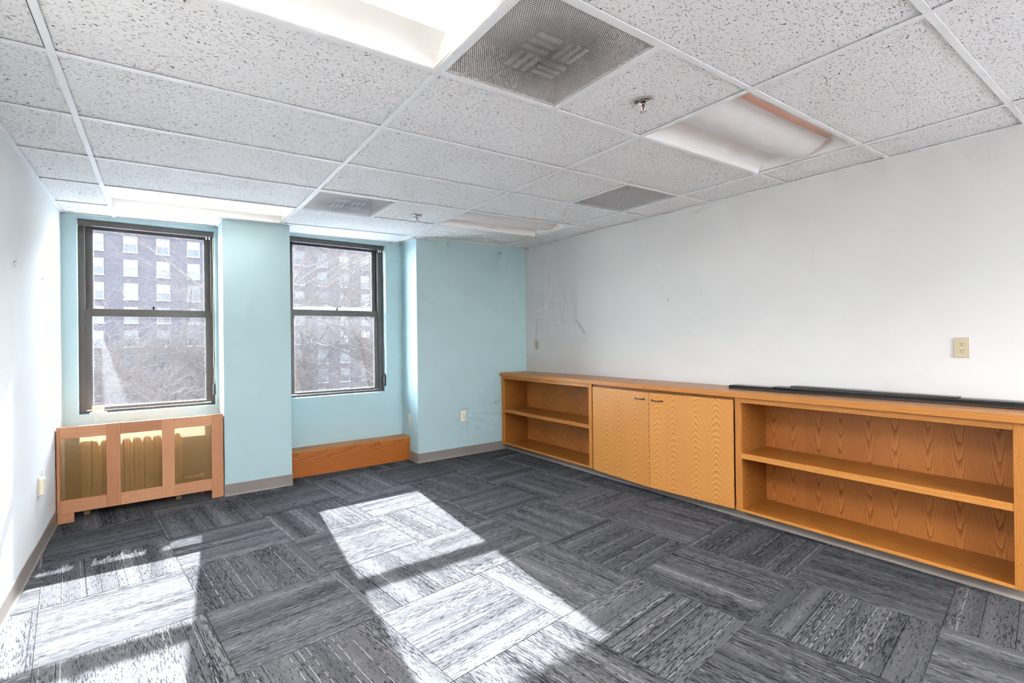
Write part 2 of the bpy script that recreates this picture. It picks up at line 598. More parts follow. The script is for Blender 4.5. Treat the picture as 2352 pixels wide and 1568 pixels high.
base_x('baseboard_pier', P0 - 0.004, P1 + 0.004, YF)
base_x('baseboard_corner', AR - 0.005, 3.47, YF)
base_y('baseboard_return', YF - 0.004, 5.02, AR, -1)
base_y('baseboard_left', YB, YA, XL, 1)
base_x('baseboard_alcove', XL, P0, YA)

# ------------------------------------------------------------------ floor and its carpet tiles
floor = struct('floor', B(XL, XR, YB, YA, -0.05, -0.009), m_dark)
CT, CANG = 0.6085, math.radians(6.3)
CO = Vector((0.862, 2.268))
cex = Vector((math.cos(CANG), math.sin(CANG)))
cey = Vector((-math.sin(CANG), math.cos(CANG)))


def clip(poly, planes):
    for a, b, c in planes:                       # keep a*x+b*y<=c
        out = []
        for i, p in enumerate(poly):
            q = poly[(i + 1) % len(poly)]
            dp, dq = a * p[0] + b * p[1] - c, a * q[0] + b * q[1] - c
            if dp <= 0:
                out.append(p)
            if (dp < 0 < dq) or (dq < 0 < dp):
                t = dp / (dp - dq)
                out.append((p[0] + (q[0] - p[0]) * t, p[1] + (q[1] - p[1]) * t))
        poly = out
        if len(poly) < 3:
            return []
    return poly


room_planes = [(-1, 0, -XL), (1, 0, XR), (0, -1, -YB), (0, 1, YA)]
hs = CT / 2 - 0.0006
full_tile = B(-hs, hs, -hs, hs, -0.009, 0.0, b=0.0016).mesh('carpet_tile')
full_tile.materials.append(m_carpet)
for i in range(-5, 9):
    for j in range(-11, 7):
        c = CO + cex * (i + 0.5) * CT + cey * (j + 0.5) * CT
        ang = CANG + (PI / 2 if (i + j) % 2 == 0 else 0.0) + (PI if random.random() < 0.5 else 0)
        # cell (-1, 0) lies with its stripes across the room
        cs = [c + cex * sx * hs + cey * sy * hs for sx, sy in ((-1, -1), (1, -1), (1, 1), (-1, 1))]
        poly = clip([(p.x, p.y) for p in cs], room_planes)
        if not poly:
            continue
        area = abs(sum(poly[k][0] * poly[(k + 1) % len(poly)][1] - poly[(k + 1) % len(poly)][0] * poly[k][1] for k in range(len(poly)))) / 2
        if area < 0.002:
            continue
        if area > CT * CT * 0.985:
            link('carpet_tile', full_tile, None, floor, (c.x, c.y, 0), ang)
        else:
            ca, sa = math.cos(-ang), math.sin(-ang)
            loc = [((x - c.x) * ca - (y - c.y) * sa, (x - c.x) * sa + (y - c.y) * ca) for x, y in poly]
            link('carpet_tile', MB().prism(loc, -0.009, 0.0), m_carpet, floor, (c.x, c.y, 0), ang)

# ------------------------------------------------------------------ suspended ceiling
cg, sg = math.cos(GYAW), math.sin(GYAW)
ex = Vector((cg, sg, TX * cg + TY * sg)).normalized()
ey = Vector((-sg, cg, -TX * sg + TY * cg)).normalized()
ez = ex.cross(ey)
CM = Matrix(((ex.x, ey.x, ez.x, GX), (ex.y, ey.y, ez.y, GY), (ex.z, ey.z, ez.z, ceil_z(GX, GY)), (0, 0, 0, 1)))
CMI = CM.inverted()
ceiling = link('ceiling', B(-1.75, 3.05, -4.4, 3.75, 0.30, 0.34), m_dark)
ceiling.matrix_world = CM
ceiling['kind'] = 'structure'


def cl(x, y):
    """world x,y -> ceiling-grid x,y"""
    p = CMI @ Vector((x, y, ceil_z(x, y)))
    return p.x, p.y


def half(p, q):                     # plane through p,q (grid coords), room on the left of p->q
    (x0, y0), (x1, y1) = p, q
    a, b = (y1 - y0), -(x1 - x0)
    return (a, b, a * x0 + b * y0)


ceil_planes = [half(cl(XR, YB), cl(XR, YA)), half(cl(XR, YA), cl(XL, YA)), half(cl(XL, YA), cl(XL, YB)), half(cl(XL, YB), cl(XR, YB))]
CX = [-2 * T2 * 2, -2 * T2, 0.0, 2 * T2, 4 * T2 + 0.008, 6 * T2]
lit_cells = {(1, -1), (1, 4), (1, -6), (3, -6)}
off_cells = {(3, -1), (3, 3)}
half_left = {(2, -1): 'vent', (2, 3): 'vent'}
half_right = {(3, 1): 'grille'}


def ceiling_tile(x0, x1, y0, y1, dx=0.0, dy=0.0, dz=0.0):
    g_ = 0.004
    poly = clip([(x0 + g_, y0 + g_), (x1 - g_, y0 + g_), (x1 - g_, y1 - g_), (x0 + g_, y1 - g_)], ceil_planes)
    if not poly:
        return
    a_ = abs(sum(poly[k][0] * poly[(k + 1) % len(poly)][1] - poly[(k + 1) % len(poly)][0] * poly[k][1] for k in range(len(poly)))) / 2
    if a_ < 0.0015:
        return
    cx, cy = sum(p[0] for p in poly) / len(poly), sum(p[1] for p in poly) / len(poly)
    link('ceiling_tile', MB().prism([(p[0] - cx, p[1] - cy) for p in poly], 0.0065, 0.022), m_tile, ceiling, (cx + dx, cy + dy, dz))


for i in range(5):
    for k in range(-7, 6):
        x0, x1, y0, y1 = CX[i], CX[i + 1], k * T2, (k + 1) * T2
        xm = x0 + T2
        if (i, k) in lit_cells or (i, k) in off_cells:
            continue
        if (i, k) in half_left:
            ceiling_tile(xm, x1, y0, y1)
        elif (i, k) in half_right:
            ceiling_tile(x0, xm, y0, y1)
        elif (i, k) == (0, 0):
            ceiling_tile(x0, x1, y0, y1, -0.014, 0.0)
        elif (i, k) == (3, 5):
            ceiling_tile(x0, x1, y0, y1, 0.0, -0.004, 0.004)
        else:
            ceiling_tile(x0, x1, y0, y1)

TW = 0.012


def tee(name, x0, x1, y0, y1, z0=-0.0015):
    poly = clip([(x0, y0), (x1, y0), (x1, y1), (x0, y1)], ceil_planes)
    if poly:
        link(name, MB().prism(poly, z0, 0.002), m_tee, ceiling)


ylo, yhi = -4.3, 3.6
for x in CX[1:5]:
    tee('main_tee', x - TW, x + TW, ylo, yhi, -0.0022)
for i in range(5):
    for k in range(-6, 6):
        tee('cross_tee', CX[i] + TW, CX[i + 1] - TW, k * T2 - TW, k * T2 + TW)
for (i, k) in list(half_left) + list(half_right):
    xm = CX[i] + T2
    tee('cross_tee', xm - TW, xm + TW, k * T2 + TW, (k + 1) * T2 - TW)


def wall_angle(p, q, inward):
    """white L trim where the ceiling meets a wall; world xy, inward normal"""
    n_ = Vector(inward).normalized()
    ps = [Vector(p), Vector(q), Vector(q) + n_ * 0.022, Vector(p) + n_ * 0.022]
    pl = [cl(v.x, v.y) for v in ps]
    mb = MB()
    mb.prism(pl, -0.001, 0.0018)
    ps2 = [Vector(p), Vector(q), Vector(q) + n_ * 0.0014, Vector(p) + n_ * 0.0014]
    mb.prism([cl(v.x, v.y) for v in ps2], 0.0018, 0.022)
    link('wall_angle', mb, m_tee, ceiling)


wall_angle((XL, YB), (XL, YA), (1, 0))
wall_angle((XR, YB), (XR, YF), (-1, 0))
wall_angle((XL, YA), (P0, YA), (0, -1))
wall_angle((P0, YA), (P0, YF), (-1, 0))
wall_angle((P0, YF), (P1, YF), (0, -1))
wall_angle((P1, YF), (P1, YA), (1, 0))
wall_angle((P1, YA), (AR, YA), (0, -1))
wall_angle((AR, YA), (AR, YF), (-1, 0))
wall_angle((AR, YF), (XR, YF), (0, -1))
wall_angle((XL, YB), (XR, YB), (0, 1))


def grid_thing(name, label, cat, x, y, group=None, dz=0.0):
    o = tag(link(name, None), label, cat, group)
    o.matrix_world = CM @ Matrix.Translation((x, y, dz))
    return o


# ------------------------------------------------------------------ ceiling lamps (direct / indirect troffers)
def troffer(i, k, lit, label):
    x0, x1, y0 = CX[i] + TW, CX[i + 1] - TW, k * T2 + TW
    Lx, Ly = x1 - x0, T2 - 2 * TW
    o = grid_thing('ceiling_lamp', label, 'ceiling light', x0, y0, 'recessed ceiling lamps')
    fr = MB()
    w = 0.006
    for a in ((0, Lx, 0, w), (0, Lx, Ly - w, Ly), (0, w, w, Ly - w), (Lx - w, Lx, w, Ly - w)):
        fr.box(a[0], a[1], a[2], a[3], -0.0005, 0.012)
    link('lamp_frame', fr, m_troffer, o)
    # curved pan
    prof = [(w, 0.002)]
    n = 12
    for t in range(n + 1):
        a = PI / 2 * t / n
        prof.append((w + 0.165 * (1 - math.cos(a)), 0.004 + 0.105 * math.sin(a)))
    prof += [(Ly - p[0], p[1]) for p in reversed(prof)]
    pan = MB()
    vv = [(xx, p[0], p[1]) for xx in (w, Lx - w) for p in prof]
    m_ = len(prof)
    pan.add(vv, [(q, q + 1, m_ + q + 1, m_ + q) for q in range(m_ - 1)])
    pan.smooth = True
    link('reflector_pan', pan, m_troffer, o)
    for xx in (w, Lx - w):
        e = MB()
        e.add([(xx, p[0], p[1]) for p in prof], [tuple(range(m_))])
        link('end_plate', e, m_troffer, o)
    # hanging basket: shallow trough bulging down to the ceiling plane
    yc, hw = Ly / 2, 0.148
    bp = []
    nb = 18
    for t in range(nb + 1):
        a = -1.0 + 2.0 * t / nb
        bp.append((yc + hw * math.sin(a * 1.25) / math.sin(1.25), 0.004 + 0.076 * (1 - math.cos(a * 1.25)) / (1 - math.cos(1.25))))
    bk = MB()
    xs = [w + 0.001, Lx - 0.085, Lx - 0.05, Lx - 0.022] if not lit else [w + 0.001, Lx - 0.075, Lx - 0.04, Lx - 0.018]
    vv = []
    for q, xx in enumerate(xs):
        lift = (0, 0, 0.006, 0.030)[q]
        for (yy, zz) in bp:
            vv.append((xx, yy, min(zz + lift, 0.082)))
    mm = len(bp)
    bk.add(vv, [(r_ * mm + q, (r_ + 1) * mm + q, (r_ + 1) * mm + q + 1, r_ * mm + q + 1) for r_ in range(len(xs) - 1) for q in range(mm - 1)])
    bk.smooth = True
    link('lamp_basket', bk, m_lit if lit else m_basket_off, o)
    tb = MB().tube((0.06, yc - 0.05, 0.090), (Lx - 0.06, yc - 0.05, 0.090), 0.010, n=10)
    tb.tube((0.06, yc + 0.05, 0.090), (Lx - 0.06, yc + 0.05, 0.090), 0.010, n=10)
    link('lamp_tubes', tb, m_lit if lit else m_dim, o)
    if lit:
        al = bpy.data.lights.new('lamp_light', 'AREA')
        al.shape, al.size, al.size_y = 'RECTANGLE', Lx - 0.12, 0.24
        al.energy, al.spread, al.color = LAMP_W[k], math.radians(150), (1.0, 0.975, 0.93)
        ao = bpy.data.objects.new('lamp_light', al)
        COL.objects.link(ao)
        ao.parent = o
        ao.location = (Lx / 2 - 0.02, yc, 0.0030)
    hsg = B(0.0, Lx, 0.0, Ly, 0.114, 0.120)
    link('housing', hsg, m_troffer, o)
    return o


troffer(1, -1, True, 'lit ceiling lamp beside the large sooty vent, nearest the camera')
troffer(1, 4, True, 'lit ceiling lamp above the left window and the pier')
troffer(1, -6, True, 'unseen ceiling lamp added for fill behind the camera, on the left')  # this lamp and the next are added out of view to brighten the room
troffer(3, -6, True, 'unseen ceiling lamp added for fill behind the camera, on the right')
troffer(3, -1, False, 'unlit ceiling lamp with faint orange glow near the sprinkler head')
troffer(3, 3, False, 'unlit ceiling lamp in the far corner above the white wall')


# ------------------------------------------------------------------ vents
def vent(x0, y0, label, dirty, drop=0.0):
    Ls = T2 - 2 * TW
    o = grid_thing('ceiling_vent', label, 'air vent', x0 + T2 / 2, y0 + T2 / 2, 'square ceiling vents', -drop)
    h = Ls / 2
    fr = MB()
    w = 0.008
    for a in ((-h, h, -h, -h + w), (-h, h, h - w, h), (-h, -h + w, -h + w, h - w), (h - w, h, -h + w, h - w)):
        fr.box(a[0], a[1], a[2], a[3], -0.001, 0.014)
    link('vent_frame', fr, m_tee if dirty else m_perf_frame, o)
    sh = MB().add([(-h + w, -h + w, 0.0015), (h - w, -h + w, 0.0015), (h - w, h - w, 0.0015), (-h + w, h - w, 0.0015)], [(0, 3, 2, 1)])
    link('perforated_face', sh, m_perf_dirty if dirty else m_perf, o)
    bx = MB()
    bx.box(-h, h, -h, h, 0.19, 0.2)
    for a in ((-h, h, -h, -h + 0.002), (-h, h, h - 0.002, h), (-h, -h + 0.002, -h, h), (h - 0.002, h, -h, h)):
        bx.box(a[0], a[1], a[2], a[3], 0.014, 0.19)
    link('vent_box', bx, m_duct if dirty else m_dark, o)
    if dirty:
        # four pattern deflectors set like a pinwheel just above the face
        for q in range(4):
            mb = MB()
            for s in range(3):
                mb.box(0.012, 0.120, 0.014 + s * 0.038, 0.034 + s * 0.038, 0.0035 + 0.002 * s, 0.0075 + 0.002 * s)
            link('deflector', mb, m_vane, o, (0, 0, 0), q * PI / 2)
    return o


m_perf_frame = plain('grey_vent_frame', (0.55, 0.55, 0.545), 0.5, 0, 0.02)
vent(CX[2], -T2, 'large perforated ceiling vent with black soot, nearest the camera', True)
vent(CX[2], 3 * T2, 'sooty perforated ceiling vent nearest the windows, hanging slightly low', True, 0.006)
vent(CX[3] + T2 + 0.004, 1 * T2, 'clean grey perforated ceiling vent near the white wall', False)


# ------------------------------------------------------------------ sprinklers
def sprinkler(x, y, label):
    gx, gy = cl(x, y)
    o = grid_thing('sprinkler_head', label, 'sprinkler', gx, gy, 'sprinkler heads')
    e = MB().lathe([(0.040, 0.0), (0.040, -0.004), (0.034, -0.008), (0.022, -0.009), (0.018, -0.004), (0.016, 0.0)], n=28)
    e.smooth = True
    link('escutcheon', e, m_chrome, o)
    link('socket', MB().lathe([(0.012, 0.004), (0.012, -0.018), (0.008, -0.020)], n=16), m_chrome, o)
    for s in (-1, 1):
        link('frame_arm', MB().path([(s * 0.010, 0, -0.016), (s * 0.012, 0, -0.032), (s * 0.004, 0, -0.046)], 0.0022, 8), m_chrome, o)
    bulb = MB().lathe([(0.0005, -0.019), (0.0026, -0.021), (0.0026, -0.040), (0.0005, -0.043)], n=10)
    link('bulb', bulb, m_red, o)
    d = MB()
    d.lathe([(0.0005, -0.047), (0.009, -0.047), (0.009, -0.0485), (0.0005, -0.0485)], n=16)
    for k in range(12):
        a = 2 * PI * k / 12
        d.tube((0.009 * math.cos(a), 0.009 * math.sin(a), -0.0478), (0.0155 * math.cos(a), 0.0155 * math.sin(a), -0.0495), 0.0016, 0.0014, 6)
    link('deflector', d, m_chrome, o)


sprinkler(1.820, 1.437, 'chrome sprinkler head on the tile beside the large sooty vent')
sprinkler(1.869, 3.906, 'chrome sprinkler head on the far tile near the second window')


# ------------------------------------------------------------------ windows
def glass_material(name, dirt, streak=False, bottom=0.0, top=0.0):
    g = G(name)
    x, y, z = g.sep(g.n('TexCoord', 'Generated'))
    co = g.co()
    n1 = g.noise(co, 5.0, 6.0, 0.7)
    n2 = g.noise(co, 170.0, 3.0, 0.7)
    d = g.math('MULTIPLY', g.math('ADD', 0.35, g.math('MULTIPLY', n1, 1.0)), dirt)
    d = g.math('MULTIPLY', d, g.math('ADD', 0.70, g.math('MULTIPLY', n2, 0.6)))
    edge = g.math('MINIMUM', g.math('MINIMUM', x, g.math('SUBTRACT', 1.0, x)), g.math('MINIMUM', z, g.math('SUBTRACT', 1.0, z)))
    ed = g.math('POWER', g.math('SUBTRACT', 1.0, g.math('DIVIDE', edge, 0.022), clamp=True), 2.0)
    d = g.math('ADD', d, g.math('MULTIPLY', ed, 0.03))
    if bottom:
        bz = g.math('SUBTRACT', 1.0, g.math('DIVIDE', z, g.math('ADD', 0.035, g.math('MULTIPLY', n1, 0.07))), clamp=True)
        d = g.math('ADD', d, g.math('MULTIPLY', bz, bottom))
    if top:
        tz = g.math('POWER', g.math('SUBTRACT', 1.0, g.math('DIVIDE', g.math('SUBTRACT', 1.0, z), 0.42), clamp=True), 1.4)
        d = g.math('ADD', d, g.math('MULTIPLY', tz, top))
    if streak:                                     # more translucent wedge, widening downward
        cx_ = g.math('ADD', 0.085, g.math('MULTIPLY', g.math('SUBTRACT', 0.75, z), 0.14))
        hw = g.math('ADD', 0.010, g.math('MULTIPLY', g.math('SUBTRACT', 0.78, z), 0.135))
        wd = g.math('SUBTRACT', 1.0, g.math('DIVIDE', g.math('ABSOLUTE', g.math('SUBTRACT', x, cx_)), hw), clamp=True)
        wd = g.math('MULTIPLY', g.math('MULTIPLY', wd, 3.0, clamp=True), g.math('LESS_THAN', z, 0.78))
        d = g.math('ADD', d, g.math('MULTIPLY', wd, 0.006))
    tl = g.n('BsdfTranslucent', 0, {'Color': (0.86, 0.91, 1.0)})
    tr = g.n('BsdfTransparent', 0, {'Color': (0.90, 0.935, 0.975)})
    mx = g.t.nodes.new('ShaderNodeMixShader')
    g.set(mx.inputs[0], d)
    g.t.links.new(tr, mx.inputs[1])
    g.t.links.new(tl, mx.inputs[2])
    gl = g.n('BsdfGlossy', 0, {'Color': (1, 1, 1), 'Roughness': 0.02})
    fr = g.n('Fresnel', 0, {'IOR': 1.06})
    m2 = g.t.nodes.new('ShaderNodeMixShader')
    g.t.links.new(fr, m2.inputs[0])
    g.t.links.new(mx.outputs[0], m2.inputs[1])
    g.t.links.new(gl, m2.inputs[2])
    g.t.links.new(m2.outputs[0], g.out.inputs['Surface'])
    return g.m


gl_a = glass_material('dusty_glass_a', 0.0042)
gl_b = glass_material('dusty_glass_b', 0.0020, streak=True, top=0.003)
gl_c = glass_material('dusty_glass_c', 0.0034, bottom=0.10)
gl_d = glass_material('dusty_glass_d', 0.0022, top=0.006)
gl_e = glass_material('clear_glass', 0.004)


def window(n, W, mat, glu, gll):
    x0, x1, z0, z1, fl, fr_ = W['x0'], W['x1'], W['z0'], W['z1'], W['fl'], W['fr']
    zm = 1.615 if n == 1 else 1.652           # top of the meeting rail
    root = link('window_%d' % n, None, None, None, (x0, YA + 0.08, z0))
    root['kind'] = 'structure'
    ya = YA + 0.085
    # outer frame: jambs, head, sill, parting stops
    part('frame_jamb', B(x0, x0 + fl, ya, ya + 0.13, z0, z1, b=0.002), mat, root)
    part('frame_jamb', B(x1 - fr_, x1, ya, ya + 0.13, z0, z1, b=0.002), mat, root)
    part('frame_head', B(x0 + fl, x1 - fr_, ya, ya + 0.13, z1 - 0.03, z1), mat, root)
    sill = MB()
    sill.box(x0 + fl, x1 - fr_, ya - 0.004, ya + 0.13, z0, z0 + 0.012, b=0.002)
    sill.box(x0 + fl, x1 - fr_, ya + 0.002, ya + 0.010, z0 + 0.012, z0 + 0.020)
    part('frame_sill', sill, mat, root)
    part('parting_stop', B(x0 + fl, x0 + fl + 0.008, ya + 0.048, ya + 0.056, zm, z1 - 0.03), mat, root)
    part('parting_stop', B(x1 - fr_ - 0.008, x1 - fr_, ya + 0.048, ya + 0.056, zm, z1 - 0.03), mat, root)

    def sash(name, xa, xb, yo, za, zb, st, rb, rtp, glm):
        s = MB()
        for a in ((xa, xa + st, za, zb), (xb - st, xb, za, zb), (xa + st, xb - st, za, za + rb), (xa + st, xb - st, zb - rtp, zb)):
            s.box(a[0], a[1], yo, yo + 0.032, a[2], a[3], b=0.003)
        # glazing bead
        for a in ((xa + st, xa + st + 0.004, za + rb, zb - rtp), (xb - st - 0.004, xb - st, za + rb, zb - rtp)):
            s.box(a[0], a[1], yo + 0.012, yo + 0.020, a[2], a[3])
        o = part(name, s, mat, root)
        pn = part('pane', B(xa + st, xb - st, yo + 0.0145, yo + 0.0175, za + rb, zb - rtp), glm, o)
        return o
    st = 0.044 if n == 1 else 0.042
    up_ = sash('upper_sash', x0 + fl, x1 - fr_, ya + 0.060, zm - 0.055, z1 - 0.03, st, 0.050, 0.03, glu)
    lo_ = sash('lower_sash', x0 + fl - 0.004, x1 - fr_ + 0.004, ya + 0.012, z0 + 0.020, zm, st, 0.026, 0.064, gll)
    xc = (x0 + x1) / 2 + (0.02 if n == 1 else 0.0)
    lk = MB()
    lk.tube((xc, ya + 0.026, zm), (xc, ya + 0.026, zm + 0.014), 0.011, 0.008, 12)
    lk.box(xc - 0.016, xc + 0.010, ya + 0.018, ya + 0.032, zm + 0.012, zm + 0.020, b=0.003)
    lk.box(xc - 0.006, xc + 0.006, ya + 0.010, ya + 0.020, zm + 0.016, zm + 0.028, b=0.003)
    part('sash_lock', lk, m_black, lo_)
    for xx in (x0 + fl + 0.03, x1 - fr_ - 0.03):
        part('tilt_latch', MB().box(xx - 0.028, xx + 0.028, ya + 0.006, ya + 0.016, z0 + 0.021, z0 + 0.030, b=0.002).tube((xx, ya + 0.004, z0 + 0.026), (xx, ya + 0.012, z0 + 0.026), 0.006, 0.006, 10), m_chrome, lo_)
    return root


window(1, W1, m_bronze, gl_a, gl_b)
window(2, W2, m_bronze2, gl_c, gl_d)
# unseen window added behind the camera to let in fill light
w_fill = link('window_3', None, None, None, (W_FILL['x0'], YB - 0.1, W_FILL['z0']))
w_fill['kind'] = 'structure'
for q in range(3):
    xa = W_FILL['x0'] + (W_FILL['x1'] - W_FILL['x0'] - 0.05) * q / 2
    part('mullion', B(xa, xa + 0.05, YB - 0.13, YB - 0.07, W_FILL['z0'], W_FILL['z1'], b=0.003), m_bronze, w_fill)
    if q < 2:
        xb = W_FILL['x0'] + (W_FILL['x1'] - W_FILL['x0'] - 0.05) * (q + 1) / 2
        part('frame_rail', B(xa + 0.05, xb, YB - 0.13, YB - 0.07, W_FILL['z0'], W_FILL['z0'] + 0.05, b=0.003), m_bronze, w_fill)
        part('frame_rail', B(xa + 0.05, xb, YB - 0.13, YB - 0.07, W_FILL['z1'] - 0.05, W_FILL['z1'], b=0.003), m_bronze, w_fill)
        part('pane', B(xa + 0.05, xb, YB - 0.102, YB - 0.098, W_FILL['z0'] + 0.05, W_FILL['z1'] - 0.05), gl_e, w_fill)


# blind head rails left on top of the windows, with cord ends and pull cords
def headrail(W, label, stubs, cord_label, n):
    x0, x1, z1 = W['x0'], W['x1'], W['z1']
    y0, y1 = YA + 0.030, YA + 0.075
    o = thing('blind_head_rail', label, 'blind', (x0, y0, z1 - 0.048), group='blind head rails on the windows')
    part('rail', B(x0 + 0.003, x1 - 0.003, y0, y1, z1 - 0.046, z1 - 0.001, b=0.002), m_bronze if n == 1 else m_bronze2, o)
    for fx in stubs:
        xx = x0 + fx * (x1 - x0)
        part('cord_stub', MB().tube((xx, y0 + 0.02, z1 - 0.048), (xx + random.uniform(-.002, .002), y0 + 0.02, z1 - 0.048 - random.uniform(0.012, 0.026)), 0.0022, 0.0016, 6), m_black, o)
    for dx in (0.038, 0.062):
        part('cord_clip', B(x1 - dx - 0.005, x1 - dx + 0.005, y0 + 0.004, y0 + 0.012, z1 - 0.072, z1 - 0.046, b=0.001), m_plastic, o)
    part('end_bracket', B(x0 + 0.001, x0 + 0.004, y0 - 0.004, y1, z1 - 0.058, z1 - 0.001), m_tee, o)
    part('end_bracket', B(x1 - 0.004, x1 - 0.001, y0 - 0.004, y1, z1 - 0.058, z1 - 0.001), m_tee, o)
    c = thing('blind_pull_cord', cord_label, 'cord', (x1, y0, 0.9), group='blind pull cords')
    if n == 1:
        xx = x1 - 0.012
        pts = [(xx, y0 - 0.002, z1 - 0.06), (xx + 0.004, y0 - 0.004, 1.9), (xx - 0.002, y0 - 0.004, 1.62), (xx + 0.002, y0 - 0.004, 1.30), (xx - 0.003, y0 - 0.004, 1.16), (xx + 0.003, y0 - 0.004, 1.05), (xx, y0 - 0.004, 0.945)]
        part('cord', MB().path(pts, 0.0026, 6), m_cord, c)
        part('knot', MB().lathe([(0.0005, -0.007), (0.006, 0), (0.0005, 0.007)], (xx - 0.003, y0 - 0.004, 1.16), 10), m_cord, c)
        part('tassel', MB().lathe([(0.003, 0.945 - 0.9), (0.010, 0.935 - 0.9), (0.0115, 0.845 - 0.9), (0.008, 0.838 - 0.9), (0.0005, 0.838 - 0.9)], (xx, y0 - 0.004, 0.9), 14), m_bronze, c)
    else:
        xx = x1 - 0.010
        part('cord', MB().path([(xx, y0 - 0.002, z1 - 0.06), (xx + 0.003, y0 - 0.004, 2.0), (xx + 0.002, y0 - 0.004, 1.25)], 0.0028, 6), m_plastic, c)
        part('knot', MB().lathe([(0.0005, -0.008), (0.006, 0), (0.0005, 0.008)], (xx + 0.002, y0 - 0.004, 1.245), 10), m_plastic, c)
        part('tassel', MB().lathe([(0.003, 0.0), (0.010, -0.012), (0.0115, -0.13), (0.008, -0.14), (0.0005, -0.14)], (xx, y0 - 0.004, 0.955), 14), m_black, c)


headrail(W1, 'dark bronze blind head rail across the top of the left window', [.70, .72, .75, .78, .80, .83, .88, .90, .93], 'cream pull cord with brown tassel beside the left window', 1)
headrail(W2, 'dark blind head rail across the top of the second window', [.47, .57, .59, .61, .63, .65, .72, .79, .88], 'white pull cord with black tassel beside the second window', 2)

# ------------------------------------------------------------------ small white sensor box on the left sill
sb = thing('sensor_box', 'small white slotted plastic box on the left window sill', 'sensor', (-0.385, YA + 0.045, W1['z0']))
part('flange', B(-0.435, -0.325, YA + 0.008, YA + 0.075, W1['z0'], W1['z0'] + 0.012, b=0.003), m_plastic, sb)
part('body', B(-0.420, -0.345, YA + 0.020, YA + 0.072, W1['z0'] + 0.012, W1['z0'] + 0.062, b=0.005), m_ivory2, sb)
for k in range(7):
    part('vent_slot', B(-0.412 + k * 0.009, -0.408 + k * 0.009, YA + 0.0188, YA + 0.0208, W1['z0'] + 0.036, W1['z0'] + 0.052), m_ivory, sb)
part('wire', MB().path([(-0.395, YA + 0.010, W1['z0'] + 0.006), (-0.395, YA - 0.004, W1['z0'] - 0.02), (-0.392, YA - 0.003, W1['z0'] - 0.045), (-0.405, YA - 0.004, W1['z0'] - 0.095)], 0.0012, 6), m_plastic, sb)

# ------------------------------------------------------------------ radiator and its wooden cover in the left alcove
YC = 4.832
k_ = YC / 4.80


def cx_(x):
    return x * k_


rc = thing('radiator_cover', 'beech-framed radiator cover with brass perforated panels under the left window', 'radiator cover', (-0.06, YC, 0.0))
zt, zr, zb_, zf = 0.708, 0.620, 0.163, 0.070
yb_ = YC + 0.022
for xa, xb, za in ((-0.590, -0.572, zf), (cx_(-0.305), cx_(-0.219), zf), (cx_(0.042), cx_(0.126), zf), (cx_(0.383), 0.473, 0.0)):
    part('stile', B(xa, xb, YC, yb_, za, zt, b=0.0015), m_cherry_z, rc)
for xa, xb in ((-0.572, cx_(-0.305)), (cx_(-0.219), cx_(0.042)), (cx_(0.126), cx_(0.383))):
    part('top_rail', B(xa, xb, YC + 0.001, yb_, zr, zt - 0.001, b=0.0015), m_cherry_x, rc)
    part('bottom_rail', B(xa, xb, YC + 0.001, yb_, zf, zb_, b=0.0015), m_cherry_x, rc)
    ms = MB().add([(xa - 0.004, yb_ - 0.004, zb_ - 0.006), (xb + 0.004, yb_ - 0.004, zb_ - 0.006), (xb + 0.004, yb_ - 0.004, zr + 0.006), (xa - 0.004, yb_ - 0.004, zr + 0.006)], [(0, 1, 2, 3)])
    part('perforated_panel', ms, m_brass, rc)
part('foot', B(-0.588, cx_(-0.492), YC, yb_, 0.0, zf - 0.001, b=0.0015), m_cherry_x, rc)
part('shade_sheet', B(-0.585, 0.468, 5.190, 5.196, 0.02, 0.66), plain('brown_shade_sheet', (0.16, 0.095, 0.045), 0.8), rc)  # added dark sheet, stands in for the shade inside the cover
part('side_cleat', B(-0.588, -0.572, yb_, YC + 0.12, 0.10, zt - 0.02, b=0.0015), m_cherry_z, rc)
part('side_cleat', B(0.455, 0.471, yb_, YC + 0.12, 0.10, zt - 0.02, b=0.0015), m_cherry_z, rc)

rad = thing('radiator', 'gold-painted cast iron radiator behind the perforated panels of the cover', 'radiator', (-0.1, 5.03, 0.0))
nsec, x_s, dx = 10, -0.435, 0.0655
for k in range(nsec):
    xx = x_s + k * dx
    prof = []
    for t in range(9):
        a = PI * t / 8
        prof.append((xx + 0.029 * math.cos(a), 0.612 + 0.036 * math.sin(a) ** 0.8 if t not in (0, 8) else 0.612))
    mb = MB()
    mb.prism([(xx - 0.029, 0.12), (xx + 0.029, 0.12)] + prof, 4.965, 5.10, 'y')
    sec = part('section', mb, m_iron, rad)
    part('groove', B(xx - 0.006, xx + 0.006, 4.958, 4.967, 0.15, 0.62, b=0.003), m_iron, sec)
for xx in (x_s, x_s + (nsec - 1) * dx):
    for yy in (4.985, 5.08):
        part('foot', B(xx - 0.02, xx + 0.02, yy - 0.015, yy + 0.015, 0.0, 0.13, b=0.004), m_iron, rad)
part('supply_pipe', MB().path([(0.20, 5.03, 0.16), (0.33, 5.03, 0.16), (0.33, 5.03, -0.005)], 0.014, 10), m_iron, rad)
part('valve', MB().tube((0.31, 5.03, 0.16), (0.35, 5.03, 0.16), 0.024, 0.024, 12), m_iron, rad)

